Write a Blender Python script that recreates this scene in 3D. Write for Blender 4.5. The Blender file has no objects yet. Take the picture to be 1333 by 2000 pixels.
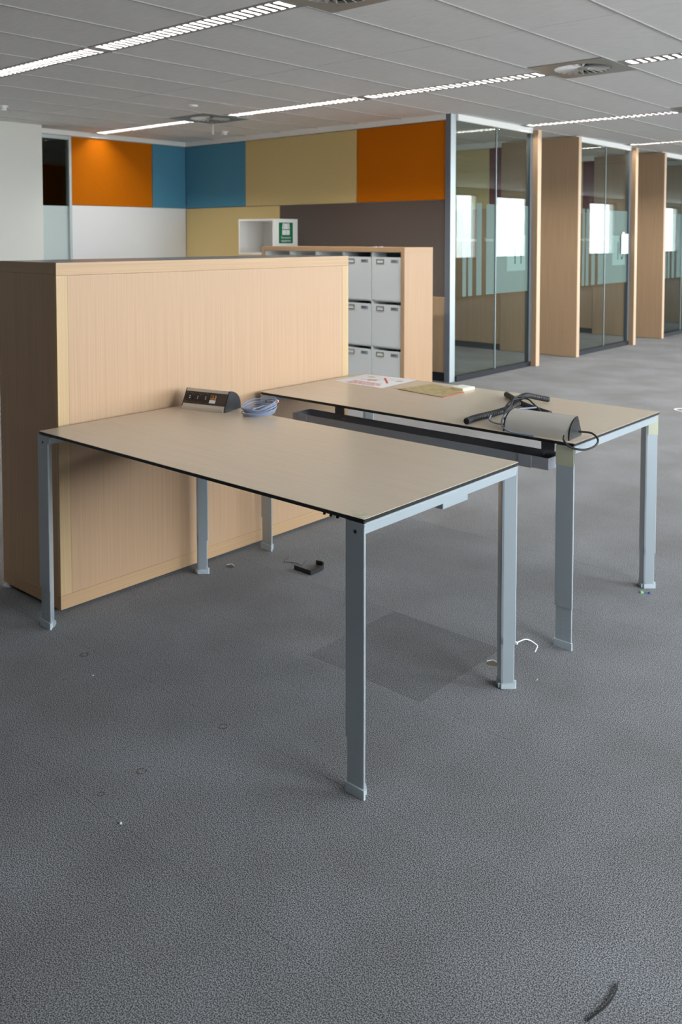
import bpy, bmesh, math, random
from mathutils import Vector, Matrix, Euler

random.seed(7)
S = bpy.context.scene
COL = S.collection

# ------------------------------------------------------------------ camera
cam = bpy.data.cameras.new('camera')
cam.sensor_fit = 'VERTICAL'
cam.sensor_height = 36.0
cam.sensor_width = 24.0
cam.lens = 1741.8 / 2000 * 36.0
cam.shift_y = (548.94 - 1000) / 2000
cam.clip_start = 0.05
cam.clip_end = 500
cam.dof.use_dof = True
cam.dof.focus_distance = 2.5
cam.dof.aperture_fstop = 6.3
camo = bpy.data.objects.new('camera', cam)
COL.objects.link(camo)
camo.location = (0, 0, 1.478)
camo.rotation_euler = (math.pi / 2 - 0.0489653, 0.0, 0.721443)
S.camera = camo

# ------------------------------------------------------------------ world: overcast daylight over a hazy city
SKY = 11.0
w = bpy.data.worlds.new('world')
S.world = w
w.use_nodes = True
nt = w.node_tree
nt.nodes.clear()
wo = nt.nodes.new('ShaderNodeOutputWorld')
wb = nt.nodes.new('ShaderNodeBackground')
wt = nt.nodes.new('ShaderNodeTexCoord')
ws = nt.nodes.new('ShaderNodeSeparateXYZ')
wr = nt.nodes.new('ShaderNodeValToRGB')
wm = nt.nodes.new('ShaderNodeMath')
wm.operation = 'MULTIPLY_ADD'
wm.inputs[1].default_value = 0.5
wm.inputs[2].default_value = 0.5
nt.links.new(wt.outputs['Generated'], ws.inputs[0])
nt.links.new(ws.outputs[2], wm.inputs[0])
nt.links.new(wm.outputs[0], wr.inputs[0])
e = wr.color_ramp.elements
e[0].position = 0.44
e[0].color = (0.44, 0.45, 0.45, 1)
e[1].position = 0.52
e[1].color = (0.88, 0.95, 1.0, 1)
nt.links.new(wr.outputs[0], wb.inputs[0])
wb.inputs[1].default_value = SKY
nt.links.new(wb.outputs[0], wo.inputs[0])

S.view_settings.view_transform = 'Standard'
S.view_settings.look = 'None'
S.view_settings.exposure = 1.0
S.view_settings.gamma = 1.0
S.view_settings.use_curve_mapping = False
S.cycles.max_bounces = 10
S.cycles.diffuse_bounces = 5
S.cycles.glossy_bounces = 4
S.cycles.transparent_max_bounces = 24
S.cycles.sample_clamp_indirect = 6.0
S.cycles.caustics_reflective = False
S.cycles.caustics_refractive = False

# room sizes
CZ = 2.72                      # ceiling height
WX = 2.2                       # window wall
WY0, WY1 = -8.0, 34.0          # near and far end walls
WXL = -13.0                    # outer left wall
WIN_P, WIN_W = 2.72, 1.9      # window module and opening width
WIN_Z0, WIN_Z1 = 0.92, 2.58
win_y = [20.3 + WIN_P * k for k in range(-7, 5)]
win_x = []      # the wall behind the camera has no openings

def portal(name, loc, rot, sx, sy):
    l = bpy.data.lights.new(name, 'AREA')
    l.shape = 'RECTANGLE'
    l.size, l.size_y = sx, sy
    l.cycles.is_portal = True
    o = bpy.data.objects.new(name, l)
    o.location = loc
    o.rotation_euler = rot
    COL.objects.link(o)
zc, zh = (WIN_Z0 + WIN_Z1) / 2, WIN_Z1 - WIN_Z0
for y in win_y:
    portal('window_portal', (WX + 0.02, y + WIN_W / 2, zc), (0, math.pi / 2, 0), zh, WIN_W)
for x in win_x:
    portal('window_portal', (x - WIN_W / 2, WY0 - 0.02, zc), (math.pi / 2, 0, 0), WIN_W, zh)

# ------------------------------------------------------------------ materials
def srgb(r, g, b):
    f = lambda c: (c / 255 / 12.92) if c / 255 <= 0.04045 else ((c / 255 + 0.055) / 1.055) ** 2.4
    return (f(r), f(g), f(b), 1)

def mat(name, col, rough=0.5, metal=0.0, noise=None, bump=None, spec=0.5, emis=None):
    """principled with optional colour noise (scale xyz, contrast) and bump (scale, strength) in world space"""
    m = bpy.data.materials.new(name)
    m.use_nodes = True
    n = m.node_tree.nodes
    L = m.node_tree.links
    p = n['Principled BSDF']
    c = col if len(col) == 4 else tuple(col) + (1,)
    p.inputs['Base Color'].default_value = c
    p.inputs['Roughness'].default_value = rough
    p.inputs['Metallic'].default_value = metal
    p.inputs['Specular IOR Level'].default_value = spec
    if emis:
        p.inputs['Emission Color'].default_value = emis[0]
        p.inputs['Emission Strength'].default_value = emis[1]
    if noise or bump:
        geo = n.new('ShaderNodeNewGeometry')
    if noise:
        sc, amt = noise[0], noise[1]
        det = noise[2] if len(noise) > 2 else 4
        mp = n.new('ShaderNodeMapping')
        mp.inputs['Scale'].default_value = sc
        L.new(geo.outputs['Position'], mp.inputs[0])
        t = n.new('ShaderNodeTexNoise')
        t.inputs['Scale'].default_value = 1.0
        t.inputs['Detail'].default_value = det
        L.new(mp.outputs[0], t.inputs['Vector'])
        r = n.new('ShaderNodeValToRGB')
        r.color_ramp.elements[0].position = 0.3
        r.color_ramp.elements[1].position = 0.7
        r.color_ramp.elements[0].color = tuple(x * (1 - amt) for x in c[:3]) + (1,)
        r.color_ramp.elements[1].color = tuple(min(1, x * (1 + amt)) for x in c[:3]) + (1,)
        L.new(t.outputs['Fac'], r.inputs[0])
        L.new(r.outputs[0], p.inputs['Base Color'])
    if bump:
        t2 = n.new('ShaderNodeTexNoise')
        t2.inputs['Scale'].default_value = bump[0]
        t2.inputs['Detail'].default_value = 2
        L.new(geo.outputs['Position'], t2.inputs['Vector'])
        b = n.new('ShaderNodeBump')
        b.inputs['Strength'].default_value = bump[1]
        b.inputs['Distance'].default_value = 0.002
        L.new(t2.outputs['Fac'], b.inputs['Height'])
        L.new(b.outputs[0], p.inputs['Normal'])
    return m

def carpet_mat(name, dark=1.0):
    m = bpy.data.materials.new(name)
    m.use_nodes = True
    n, L = m.node_tree.nodes, m.node_tree.links
    p = n['Principled BSDF']
    p.inputs['Roughness'].default_value = 0.95
    p.inputs['Specular IOR Level'].default_value = 0.15
    p.inputs['Sheen Weight'].default_value = 0.08
    p.inputs['Sheen Roughness'].default_value = 0.5
    geo = n.new('ShaderNodeNewGeometry')
    def noise(scale, detail):
        t = n.new('ShaderNodeTexNoise')
        t.inputs['Scale'].default_value = scale
        t.inputs['Detail'].default_value = detail
        L.new(geo.outputs['Position'], t.inputs['Vector'])
        return t
    t = noise(370, 2)
    r = n.new('ShaderNodeValToRGB')
    r.color_ramp.elements[0].position = 0.42
    r.color_ramp.elements[1].position = 0.62
    r.color_ramp.elements[0].color = tuple(v * dark for v in (0.040, 0.042, 0.048)) + (1,)
    r.color_ramp.elements[1].color = tuple(v * dark for v in (0.372, 0.37, 0.378)) + (1,)
    L.new(t.outputs['Fac'], r.inputs[0])
    t2 = noise(2.2, 4)                       # worn and dirty patches
    r2 = n.new('ShaderNodeValToRGB')
    r2.color_ramp.elements[0].position = 0.35
    r2.color_ramp.elements[1].position = 0.65
    r2.color_ramp.elements[0].color = (0.82, 0.80, 0.78, 1)
    r2.color_ramp.elements[1].color = (1.05, 1.06, 1.08, 1)
    L.new(t2.outputs['Fac'], r2.inputs[0])
    mx = n.new('ShaderNodeMix')
    mx.data_type = 'RGBA'
    mx.blend_type = 'MULTIPLY'
    mx.inputs[0].default_value = 1.0
    L.new(r.outputs[0], mx.inputs[6])
    L.new(r2.outputs[0], mx.inputs[7])
    L.new(mx.outputs[2], p.inputs['Base Color'])
    b = n.new('ShaderNodeBump')
    b.inputs['Strength'].default_value = 0.4
    b.inputs['Distance'].default_value = 0.002
    L.new(t.outputs['Fac'], b.inputs['Height'])
    L.new(b.outputs[0], p.inputs['Normal'])
    return m

def glass_mat(name, tint, r0, rk, rough=0.0):
    m = bpy.data.materials.new(name)
    m.use_nodes = True
    n, L = m.node_tree.nodes, m.node_tree.links
    n.clear()
    out = n.new('ShaderNodeOutputMaterial')
    tr = n.new('ShaderNodeBsdfTransparent')
    tr.inputs[0].default_value = tint
    gl = n.new('ShaderNodeBsdfGlossy')
    gl.inputs['Roughness'].default_value = rough
    gl.inputs['Color'].default_value = (0.95, 1, 0.98, 1)
    lw = n.new('ShaderNodeLayerWeight')
    pw = n.new('ShaderNodeMath'); pw.operation = 'POWER'; pw.inputs[1].default_value = 3.0
    ma = n.new('ShaderNodeMath'); ma.operation = 'MULTIPLY_ADD'
    ma.inputs[1].default_value = rk; ma.inputs[2].default_value = r0
    mx = n.new('ShaderNodeMixShader')
    L.new(lw.outputs['Facing'], pw.inputs[0])
    L.new(pw.outputs[0], ma.inputs[0])
    L.new(ma.outputs[0], mx.inputs[0])
    L.new(tr.outputs[0], mx.inputs[1])
    L.new(gl.outputs[0], mx.inputs[2])
    L.new(mx.outputs[0], out.inputs[0])
    return m

def film_mat(name, col, clear):
    m = bpy.data.materials.new(name)
    m.use_nodes = True
    n, L = m.node_tree.nodes, m.node_tree.links
    n.clear()
    out = n.new('ShaderNodeOutputMaterial')
    tr = n.new('ShaderNodeBsdfTransparent')
    tr.inputs[0].default_value = (0.9, 0.95, 0.95, 1)
    d = n.new('ShaderNodeBsdfDiffuse'); d.inputs[0].default_value = col
    t2 = n.new('ShaderNodeBsdfTranslucent'); t2.inputs[0].default_value = col
    m1 = n.new('ShaderNodeMixShader'); m1.inputs[0].default_value = 0.35
    m2 = n.new('ShaderNodeMixShader'); m2.inputs[0].default_value = clear
    L.new(d.outputs[0], m1.inputs[1]); L.new(t2.outputs[0], m1.inputs[2])
    L.new(m1.outputs[0], m2.inputs[1]); L.new(tr.outputs[0], m2.inputs[2])
    L.new(m2.outputs[0], out.inputs[0])
    return m

def emit_mat(name, col, s):
    m = bpy.data.materials.new(name)
    m.use_nodes = True
    n, L = m.node_tree.nodes, m.node_tree.links
    n.clear()
    out = n.new('ShaderNodeOutputMaterial')
    em = n.new('ShaderNodeEmission')
    em.inputs[0].default_value = col
    em.inputs[1].default_value = s
    L.new(em.outputs[0], out.inputs[0])
    return m

def wood(name, col, along, amt=0.16, rough=0.45):
    sc = {'z': (230, 230, 1.6), 'x': (1.6, 230, 230), 'y': (230, 1.6, 230)}[along]
    return mat(name, col, rough, noise=(sc, amt, 5), spec=0.4)

M = dict(
    carpet=carpet_mat('grey_carpet'),
    carpet_dark=carpet_mat('grey_carpet_dark_tile', 0.78),
    screed=mat('floor_screed', (0.06, 0.06, 0.065), 0.9),
    oak=wood('oak_veneer', (0.51, 0.325, 0.195), 'z', 0.085),
    oak_y=wood('oak_veneer_rail', (0.51, 0.325, 0.18), 'y', 0.10),
    oak_x=wood('oak_veneer_rail_end', (0.51, 0.325, 0.18), 'x', 0.10),
    oak_pale=wood('oak_veneer_stile', (0.56, 0.385, 0.205), 'z', 0.10),
    cab_top=mat('cabinet_top_laminate', (0.16, 0.155, 0.15), 0.25),
    black=mat('black_plastic', (0.012, 0.012, 0.014), 0.35),
    black_edge=mat('black_laminate_edge', (0.01, 0.01, 0.01), 0.4),
    rubber=mat('black_rubber', (0.015, 0.015, 0.017), 0.6),
    laminate=mat('beech_laminate', (0.62, 0.515, 0.40), 0.3, noise=((3, 150, 150), 0.05, 5), spec=0.5),
    silver=mat('silver_paint', (0.45, 0.505, 0.545), 0.32, 0.35, bump=(900, 0.05)),
    silver_foot=mat('light_grey_plastic', (0.5, 0.56, 0.6), 0.45),
    tray=mat('tray_grey_metal', (0.29, 0.30, 0.33), 0.4, 0.2),
    alu=mat('brushed_aluminium', (0.60, 0.565, 0.51), 0.4, 0.3),
    alu_lt=mat('anodised_frame', (0.52, 0.58, 0.6), 0.4, 0.3),
    frame_dk=mat('dark_grey_frame', (0.13, 0.15, 0.18), 0.4),
    base_dk=mat('dark_skirting', (0.012, 0.014, 0.02), 0.45),
    tile=mat('ceiling_tile', (0.84, 0.845, 0.84), 0.85, noise=((7, 60, 7), 0.05, 6), bump=(220, 0.12)),
    grid=mat('ceiling_grid', (0.43, 0.43, 0.42), 0.5),
    plenum=mat('plenum_dark', (0.05, 0.05, 0.05), 0.9),
    white=mat('white_paint', (0.86, 0.86, 0.84), 0.5),
    cream=mat('column_paint', (0.78, 0.78, 0.73), 0.6),
    wallgrey=mat('wall_paint', (0.80, 0.80, 0.78), 0.7),
    f_orange=mat('orange_fabric', (0.52, 0.14, 0.002), 0.9, bump=(600, 0.25), noise=((30, 30, 300), 0.05), spec=0.1),
    f_blue=mat('blue_fabric', (0.085, 0.27, 0.40), 0.9, bump=(600, 0.25), noise=((30, 30, 300), 0.05), spec=0.1),
    f_yellow=mat('mustard_fabric', (0.62, 0.49, 0.235), 0.9, bump=(600, 0.25), noise=((30, 30, 300), 0.05), spec=0.1),
    f_dark=mat('taupe_fabric', (0.125, 0.10, 0.09), 0.9, bump=(600, 0.25), noise=((30, 30, 300), 0.05), spec=0.1),
    f_red=mat('maroon_fabric', (0.17, 0.035, 0.045), 0.9, spec=0.1),
    whiteboard=mat('white_panel', (0.80, 0.82, 0.84), 0.3),
    walnut=wood('room_wood_panel', (0.38, 0.255, 0.155), 'z', 0.16),
    walnut_edge=mat('room_wood_edge', (0.72, 0.50, 0.33), 0.45),
    glass=glass_mat('partition_glass', (0.80, 0.84, 0.82, 1), 0.018, 0.18),
    glass_out=glass_mat('window_glass', (0.97, 0.98, 0.98, 1), 0.02, 0.3),
    film=film_mat('frosted_film', (0.66, 0.77, 0.80, 1), 0.5),
    film_pale=film_mat('frosted_film_pale', (0.82, 0.92, 0.92, 1), 0.15),
    print_white=mat('white_print', (0.82, 0.84, 0.85), 0.5),
    print_dark=mat('dark_print', (0.05, 0.055, 0.06), 0.5),
    print_red=mat('red_print', (0.55, 0.09, 0.045), 0.6),
    paper=mat('white_paper', (0.80, 0.81, 0.86), 0.6),
    green=mat('sign_green', (0.0, 0.16, 0.055), 0.5),
    boxwhite=mat('file_box_white', (0.70, 0.74, 0.75), 0.35),
    shelfwhite=mat('shelf_liner_white', (0.72, 0.75, 0.74), 0.45),
    brass=mat('label_holder_metal', (0.30, 0.28, 0.22), 0.35, 0.6),
    sticker=mat('grey_sticker', (0.30, 0.34, 0.38), 0.5),
    cable_blue=mat('blue_grey_cable', (0.24, 0.29, 0.42), 0.4),
    plug_clear=mat('clear_plug', (0.7, 0.62, 0.6), 0.2),
    gold=mat('plug_contacts', (0.55, 0.30, 0.12), 0.4),
    sticky=mat('cream_note_paper', (0.85, 0.80, 0.55), 0.6),
    tape=mat('yellowed_tape', (0.50, 0.50, 0.37), 0.4),
    sleeve=mat('yellowed_sleeve', (0.46, 0.36, 0.16), 0.35, noise=((40, 40, 40), 0.25, 4)),
    white_pl=mat('white_plastic', (0.80, 0.82, 0.86), 0.4),
    alu_shaded=mat('louvre_alu_shaded', (0.05, 0.05, 0.052), 0.4, 0.0),  # aluminium blades: near-black base puts their shade into the colour
    mirror_alu=mat('mirror_reflector', (0.75, 0.76, 0.77), 0.14, 1.0),
    trough=mat('light_trough', (0.42, 0.43, 0.44), 0.4, 0.3),
    tube=emit_mat('fluorescent_tube', (1.0, 0.96, 0.90, 1), 10.0),
    vent=mat('vent_plate', (0.38, 0.38, 0.36), 0.3, 0.4),
    stain=mat('brown_stain', (0.115, 0.08, 0.05), 0.9),
    lint=mat('white_lint', (0.7, 0.72, 0.75), 0.8),
    green_pl=mat('green_plastic', (0.18, 0.55, 0.25), 0.5),
    blue_pl=mat('blue_plastic', (0.01, 0.06, 0.28), 0.4),
    brown_pl=mat('socket_plate', (0.055, 0.043, 0.036), 0.4),
    cityhaze=mat('hazy_city_block', (0.55, 0.6, 0.65), 0.9),
)

# ------------------------------------------------------------------ mesh helpers
class MB:
    def __init__(s):
        s.v, s.f, s.m = [], [], []
    def add(s, verts, faces, mi=0):
        o = len(s.v)
        s.v += [tuple(p) for p in verts]
        s.f += [tuple(i + o for i in f) for f in faces]
        s.m += [mi] * len(faces)
        return s
    def box(s, x0, x1, y0, y1, z0, z1, mi=0, T=None):
        P = [(x0, y0, z0), (x1, y0, z0), (x1, y1, z0), (x0, y1, z0), (x0, y0, z1), (x1, y0, z1), (x1, y1, z1), (x0, y1, z1)]
        if T is not None:
            P = [T @ Vector(p) for p in P]
        return s.add(P, [(0, 3, 2, 1), (4, 5, 6, 7), (0, 1, 5, 4), (1, 2, 6, 5), (2, 3, 7, 6), (3, 0, 4, 7)], mi)
    def bbox(s, x0, x1, y0, y1, z0, z1, r=0.002, mi=0, T=None):
        """box with chamfered edges"""
        bm = bmesh.new()
        bmesh.ops.create_cube(bm, size=1)
        for v in bm.verts:
            v.co = Vector(((x0 + x1) / 2 + v.co.x * (x1 - x0), (y0 + y1) / 2 + v.co.y * (y1 - y0), (z0 + z1) / 2 + v.co.z * (z1 - z0)))
        bmesh.ops.bevel(bm, geom=list(bm.edges), offset=r, segments=1, affect='EDGES')
        bm.verts.index_update()
        P = [v.co.copy() for v in bm.verts]
        if T is not None:
            P = [T @ p for p in P]
        s.add(P, [[v.index for v in f.verts] for f in bm.faces], mi)
        bm.free()
        return s
    def prism(s, pts, h0, h1, axis='z', mi=0, T=None):
        n = len(pts)
        def mk(a, b, h):
            return {'z': (a, b, h), 'y': (a, h, b), 'x': (h, a, b)}[axis]
        P = [mk(a, b, h0) for a, b in pts] + [mk(a, b, h1) for a, b in pts]
        if T is not None:
            P = [T @ Vector(p) for p in P]
        F = [tuple(range(n))[::-1], tuple(range(n, 2 * n))]
        F += [(i, (i + 1) % n, n + (i + 1) % n, n + i) for i in range(n)]
        return s.add(P, F, mi)
    def cyl(s, c, r, h, n=20, axis='z', r2=None, mi=0, T=None):
        r2 = r if r2 is None else r2
        P = []
        for rr, hh in ((r, 0), (r2, h)):
            for i in range(n):
                a = 2 * math.pi * i / n
                d = {'z': (math.cos(a) * rr, math.sin(a) * rr, hh), 'y': (math.cos(a) * rr, hh, math.sin(a) * rr), 'x': (hh, math.cos(a) * rr, math.sin(a) * rr)}[axis]
                P.append(Vector(c) + Vector(d))
        if T is not None:
            P = [T @ p for p in P]
        F = [tuple(range(n))[::-1], tuple(range(n, 2 * n))]
        F += [(i, (i + 1) % n, n + (i + 1) % n, n + i) for i in range(n)]
        return s.add(P, F, mi)
    def lathe(s, c, prof, n=24, mi=0):
        P = []
        for r, z in prof:
            for i in range(n):
                a = 2 * math.pi * i / n
                P.append((c[0] + r * math.cos(a), c[1] + r * math.sin(a), c[2] + z))
        F = []
        for k in range(len(prof) - 1):
            for i in range(n):
                F.append((k * n + i, k * n + (i + 1) % n, (k + 1) * n + (i + 1) % n, (k + 1) * n + i))
        F.append(tuple(range(n))[::-1])
        F.append(tuple(range((len(prof) - 1) * n, len(prof) * n)))
        return s.add(P, F, mi)
    def tube(s, path, r, n=8, mi=0, caps=True):
        """r: number or list per point"""
        path = [Vector(p) for p in path]
        m = len(path)
        rs = r if isinstance(r, (list, tuple)) else [r] * m
        tang = []
        for i in range(m):
            a, b = path[max(0, i - 1)], path[min(m - 1, i + 1)]
            d = (b - a)
            tang.append(d.normalized() if d.length > 1e-9 else Vector((0, 0, 1)))
        up = Vector((0, 0, 1))
        if abs(tang[0].dot(up)) > 0.95:
            up = Vector((0, 1, 0))
        u = (up - tang[0] * up.dot(tang[0])).normalized()
        P = []
        for i in range(m):
            u = (u - tang[i] * u.dot(tang[i])).normalized()
            v = tang[i].cross(u)
            for k in range(n):
                a = 2 * math.pi * k / n
                P.append(path[i] + (u * math.cos(a) + v * math.sin(a)) * rs[i])
        F = []
        for i in range(m - 1):
            for k in range(n):
                F.append((i * n + k, i * n + (k + 1) % n, (i + 1) * n + (k + 1) % n, (i + 1) * n + k))
        if caps:
            F += [tuple(range(n))[::-1], tuple(range((m - 1) * n, m * n))]
        return s.add(P, F, mi)
    def build(s, name, mats, parent=None, smooth=False):
        me = bpy.data.meshes.new(name)
        off = Vector((0, 0, 0))
        q = parent
        while q is not None:
            off += q.location
            q = q.parent
        me.from_pydata([tuple(Vector(p) - off) for p in s.v], [], s.f)
        for x in (mats if isinstance(mats, (list, tuple)) else [mats]):
            me.materials.append(M[x])
        me.polygons.foreach_set('material_index', s.m)
        me.validate()
        me.update()
        if smooth:
            me.polygons.foreach_set('use_smooth', [True] * len(me.polygons))
            try:
                me.set_sharp_from_angle(angle=math.radians(40))
            except Exception:
                pass
        o = bpy.data.objects.new(name, me)
        COL.objects.link(o)
        o.parent = parent
        return o

def box(name, mats, parent, *a, bev=0):
    m = MB()
    if bev:
        m.bbox(*a, r=bev)
    else:
        m.box(*a)
    return m.build(name, mats, parent)

def tag(o, label=None, cat=None, group=None, kind=None):
    if label: o['label'] = label
    if cat: o['category'] = cat
    if group: o['group'] = group
    if kind: o['kind'] = kind
    return o

def thing(name, loc, label, cat, group=None, kind=None):
    o = bpy.data.objects.new(name, None)
    o.empty_display_size = 0.05
    COL.objects.link(o)
    o.location = loc
    return tag(o, label, cat, group, kind)

def share(src, loc, parent, rot=None, name=None):
    """copy of a mesh part with shared mesh data"""
    o = src.copy()
    COL.objects.link(o)
    o.parent = parent
    o.location = loc
    if rot is not None:
        o.rotation_euler = rot
    return o

def text(name, body, size, Mx, matname, parent, ext=0.0003, align='LEFT', sx=1.0):
    c = bpy.data.curves.new(name, 'FONT')
    c.body = body
    c.size = size
    c.extrude = ext
    c.align_x = align
    c.resolution_u = 3
    t = bpy.data.objects.new(name, c)
    COL.objects.link(t)
    dg = bpy.context.evaluated_depsgraph_get()
    me = bpy.data.meshes.new_from_object(t.evaluated_get(dg))
    bpy.data.objects.remove(t)
    bpy.data.curves.remove(c)
    off = Vector((0, 0, 0))
    q = parent
    while q is not None:
        off += q.location
        q = q.parent
    me.transform(Matrix.Translation(-off) @ Mx @ Matrix.Diagonal((sx, 1, 1, 1)))
    me.materials.clear()
    me.materials.append(M[matname])
    o = bpy.data.objects.new(name, me)
    COL.objects.link(o)
    o.parent = parent
    return o

def smooth_path(pts, sub=6):
    """Catmull-Rom through points"""
    P = [Vector(p) for p in pts]
    P = [P[0] * 2 - P[1]] + P + [P[-1] * 2 - P[-2]]
    out = []
    for i in range(1, len(P) - 2):
        for k in range(sub):
            t = k / sub
            a, b, c, d = P[i - 1], P[i], P[i + 1], P[i + 2]
            out.append(0.5 * ((2 * b) + (c - a) * t + (2 * a - 5 * b + 4 * c - d) * t * t + (3 * b - a - 3 * c + d) * t ** 3))
    out.append(P[-2])
    return out

# frames for text: on a +X facing plane (reads towards +Y), on a -Y facing plane (reads towards +X), on a top
def on_px(x, y, z):
    return Matrix.Translation((x, y, z)) @ Matrix(((0, 0, 1, 0), (1, 0, 0, 0), (0, 1, 0, 0), (0, 0, 0, 1)))
def on_my(x, y, z):
    return Matrix.Translation((x, y, z)) @ Matrix(((1, 0, 0, 0), (0, 0, -1, 0), (0, 1, 0, 0), (0, 0, 0, 1)))

# ================================================================== SETTING
# ---- floor: screed slab, carpet tiles where they can be told apart, plain carpet beyond
TP, TX0, TY0 = 0.4895, -0.662, 1.268
fx0, fx1 = TX0 - 9 * TP, TX0 + 2 * TP
fy0, fy1 = TY0 - 2 * TP, TY0 + 16 * TP
floor = MB().box(WXL, WX, WY0, WY1, -0.2, -0.007).build('floor', 'screed')
tag(floor, 'grey carpet tile floor of the open office', 'floor', kind='structure')
tm = None
g = 0.0002
for i in range(-9, 2):
    for j in range(-2, 16):
        if tm is None:
            tm = MB().bbox(g, TP - g, g, TP - g, -0.0065, 0, r=0.00025).build('carpet_tile', 'carpet', floor)
            c = tm
        else:
            c = share(tm, (0, 0, 0), floor)
        c.location = (TX0 + i * TP, TY0 + j * TP, 0)
        if (i, j) == (-3, 2):
            me = tm.data.copy()
            me.materials.clear()
            me.materials.append(M['carpet_dark'])
            c.data = me
m = MB()
m.box(WXL, WX, WY0, fy0, -0.0065, 0).box(WXL, WX, fy1, WY1, -0.0065, 0)
m.box(WXL, fx0, fy0, fy1, -0.0065, 0).box(fx1, WX, fy0, fy1, -0.0065, 0)
tag(m.build('carpet', 'carpet', floor), kind='stuff')

# ---- ceiling: slab with plain soffit beyond, tiles and grid in the area one looks at
GX = lambda k: -3.345 + 0.6 * k
STRIP = [3.425 + 2.735 * k for k in range(-1, 5)]          # light rows
HW = 0.092
cx0, cx1 = GX(-10), GX(5)
cy0, cy1 = STRIP[0] - HW, STRIP[-1] + HW
ceil = MB()
ceil.box(WXL, WX, WY0, WY1, 2.92, 3.0)
ceil.box(WXL, WX, WY0, cy0, CZ, 2.92).box(WXL, WX, cy1, WY1, CZ, 2.92)
ceil.box(WXL, cx0, cy0, cy1, CZ, 2.92).box(cx1, WX, cy0, cy1, CZ, 2.92)
ceil = ceil.build('ceiling', 'tile')
tag(ceil, 'grey tiled suspended ceiling of the office', 'ceiling', kind='structure')
VENTK = (-7, 0, 7)                                         # grid columns that hold an air diffuser in the light rows
tile_mesh = {}
run_mesh = None
for s in range(len(STRIP) - 1):
    ya, yb = STRIP[s] + HW, STRIP[s + 1] - HW
    ym = (ya + yb) / 2
    for k in range(-10, 5):
        for half in (0, 1):
            y0, y1 = (ya, ym) if half == 0 else (ym, yb)
            if k in VENTK:
                if half == 0: y0 = STRIP[s] + 0.30
                else: y1 = STRIP[s + 1] - 0.30
            key = round(y1 - y0, 3)
            if key not in tile_mesh:
                t = MB().bbox(0.004, 0.596, 0.004, key - 0.004, 0, 0.016, r=0.002).build('ceiling_tile', 'tile', ceil)
                tile_mesh[key] = t
            else:
                t = share(tile_mesh[key], (0, 0, 0), ceil)
            t.location = (GX(k), y0, CZ)
    for k in range(-10, 6):
        if run_mesh is None:
            run_mesh = MB().bbox(-0.007, 0.007, 0, yb - ya, -0.006, 0.03, r=0.002).build('grid_runner', 'grid', ceil)
            t = run_mesh
        else:
            t = share(run_mesh, (0, 0, 0), ceil)
        t.location = (GX(k), ya, CZ)
m = MB()                                                    # cross bars behind the tile joints
for s in range(len(STRIP) - 1):
    ym = (STRIP[s] + STRIP[s + 1]) / 2
    m.box(cx0, cx1, ym - 0.012, ym + 0.012, CZ + 0.012, CZ + 0.04)
m.build('cross_bar', 'plenum', ceil)
# edge rails along the light rows
for s, y in enumerate(STRIP):
    for sg in (-1, 1):
        yy = y + sg * (HW - 0.006)
        for a, b in ((cx0, GX(-7)), (GX(-6), GX(0)), (GX(1), cx1)):
            MB().bbox(a, b, yy - 0.008, yy + 0.008, CZ - 0.003, CZ + 0.05, r=0.002).build('edge_rail', 'grid', ceil)

# ---- window wall on the right and the wall behind the camera
def wall_with_openings(name, axis, pos, thick, a0, a1, openings, label):
    m = MB()
    def bx(p0, p1, z0, z1):
        if axis == 'x': m.box(pos, pos + thick, p0, p1, z0, z1)
        else: m.box(p0, p1, pos - thick, pos, z0, z1)
    bx(a0, a1, 0, WIN_Z0)
    bx(a0, a1, WIN_Z1, 2.95)
    e = a0
    for o in sorted(openings):
        bx(e, o, WIN_Z0, WIN_Z1)
        e = o + WIN_W
    bx(e, a1, WIN_Z0, WIN_Z1)
    return tag(m.build(name, 'wallgrey'), label, 'wall', kind='structure')
wall_with_openings('wall_right', 'x', WX, 0.25, WY0, WY1, win_y, 'pale painted outer wall with a row of windows')
wall_with_openings('wall_front', 'y', WY0, 0.25, WXL, WX, [x - WIN_W for x in win_x], 'pale painted end wall with windows')
wn = 20
def facade_window(n, T, w_):
    zs = (WIN_Z0, WIN_Z1)
    m = MB()
    m.box(0.02, 0.10, 0, 0.05, *zs, T=T).box(0.02, 0.10, w_ - 0.05, w_, *zs, T=T)
    m.box(0.02, 0.10, 0.05, w_ - 0.05, zs[0], zs[0] + 0.05, T=T).box(0.02, 0.10, 0.05, w_ - 0.05, zs[1] - 0.05, zs[1], T=T)
    f = m.build('window_%d' % n, 'frame_dk')
    tag(f, 'dark framed outer window letting in daylight', 'window', 'outer windows', 'structure')
    MB().box(0.055, 0.061, 0.05, w_ - 0.05, zs[0] + 0.05, zs[1] - 0.05, T=T).build('glass_pane', 'glass_out', f)
for y in win_y:
    wn += 1
    facade_window(wn, Matrix.Translation((WX, y, 0)), WIN_W)
for x in win_x:
    wn += 1
    facade_window(wn, Matrix.Translation((x, WY0, 0)) @ Matrix.Rotation(-math.pi / 2, 4, 'Z') @ Matrix.Rotation(0, 4, 'Z') @ Matrix.Translation((0, -WIN_W, 0)), WIN_W)
tag(MB().box(WXL - 0.2, WXL, WY0, WY1, 0, 2.95).build('wall_outer', 'wallgrey'), 'plain outer wall behind the side rooms', 'wall', kind='structure')
tag(MB().box(WXL, WX, WY1, WY1 + 0.2, 0, 2.95).build('wall_far', 'wallgrey'), 'plain wall at the far end of the office', 'wall', kind='structure')

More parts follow.
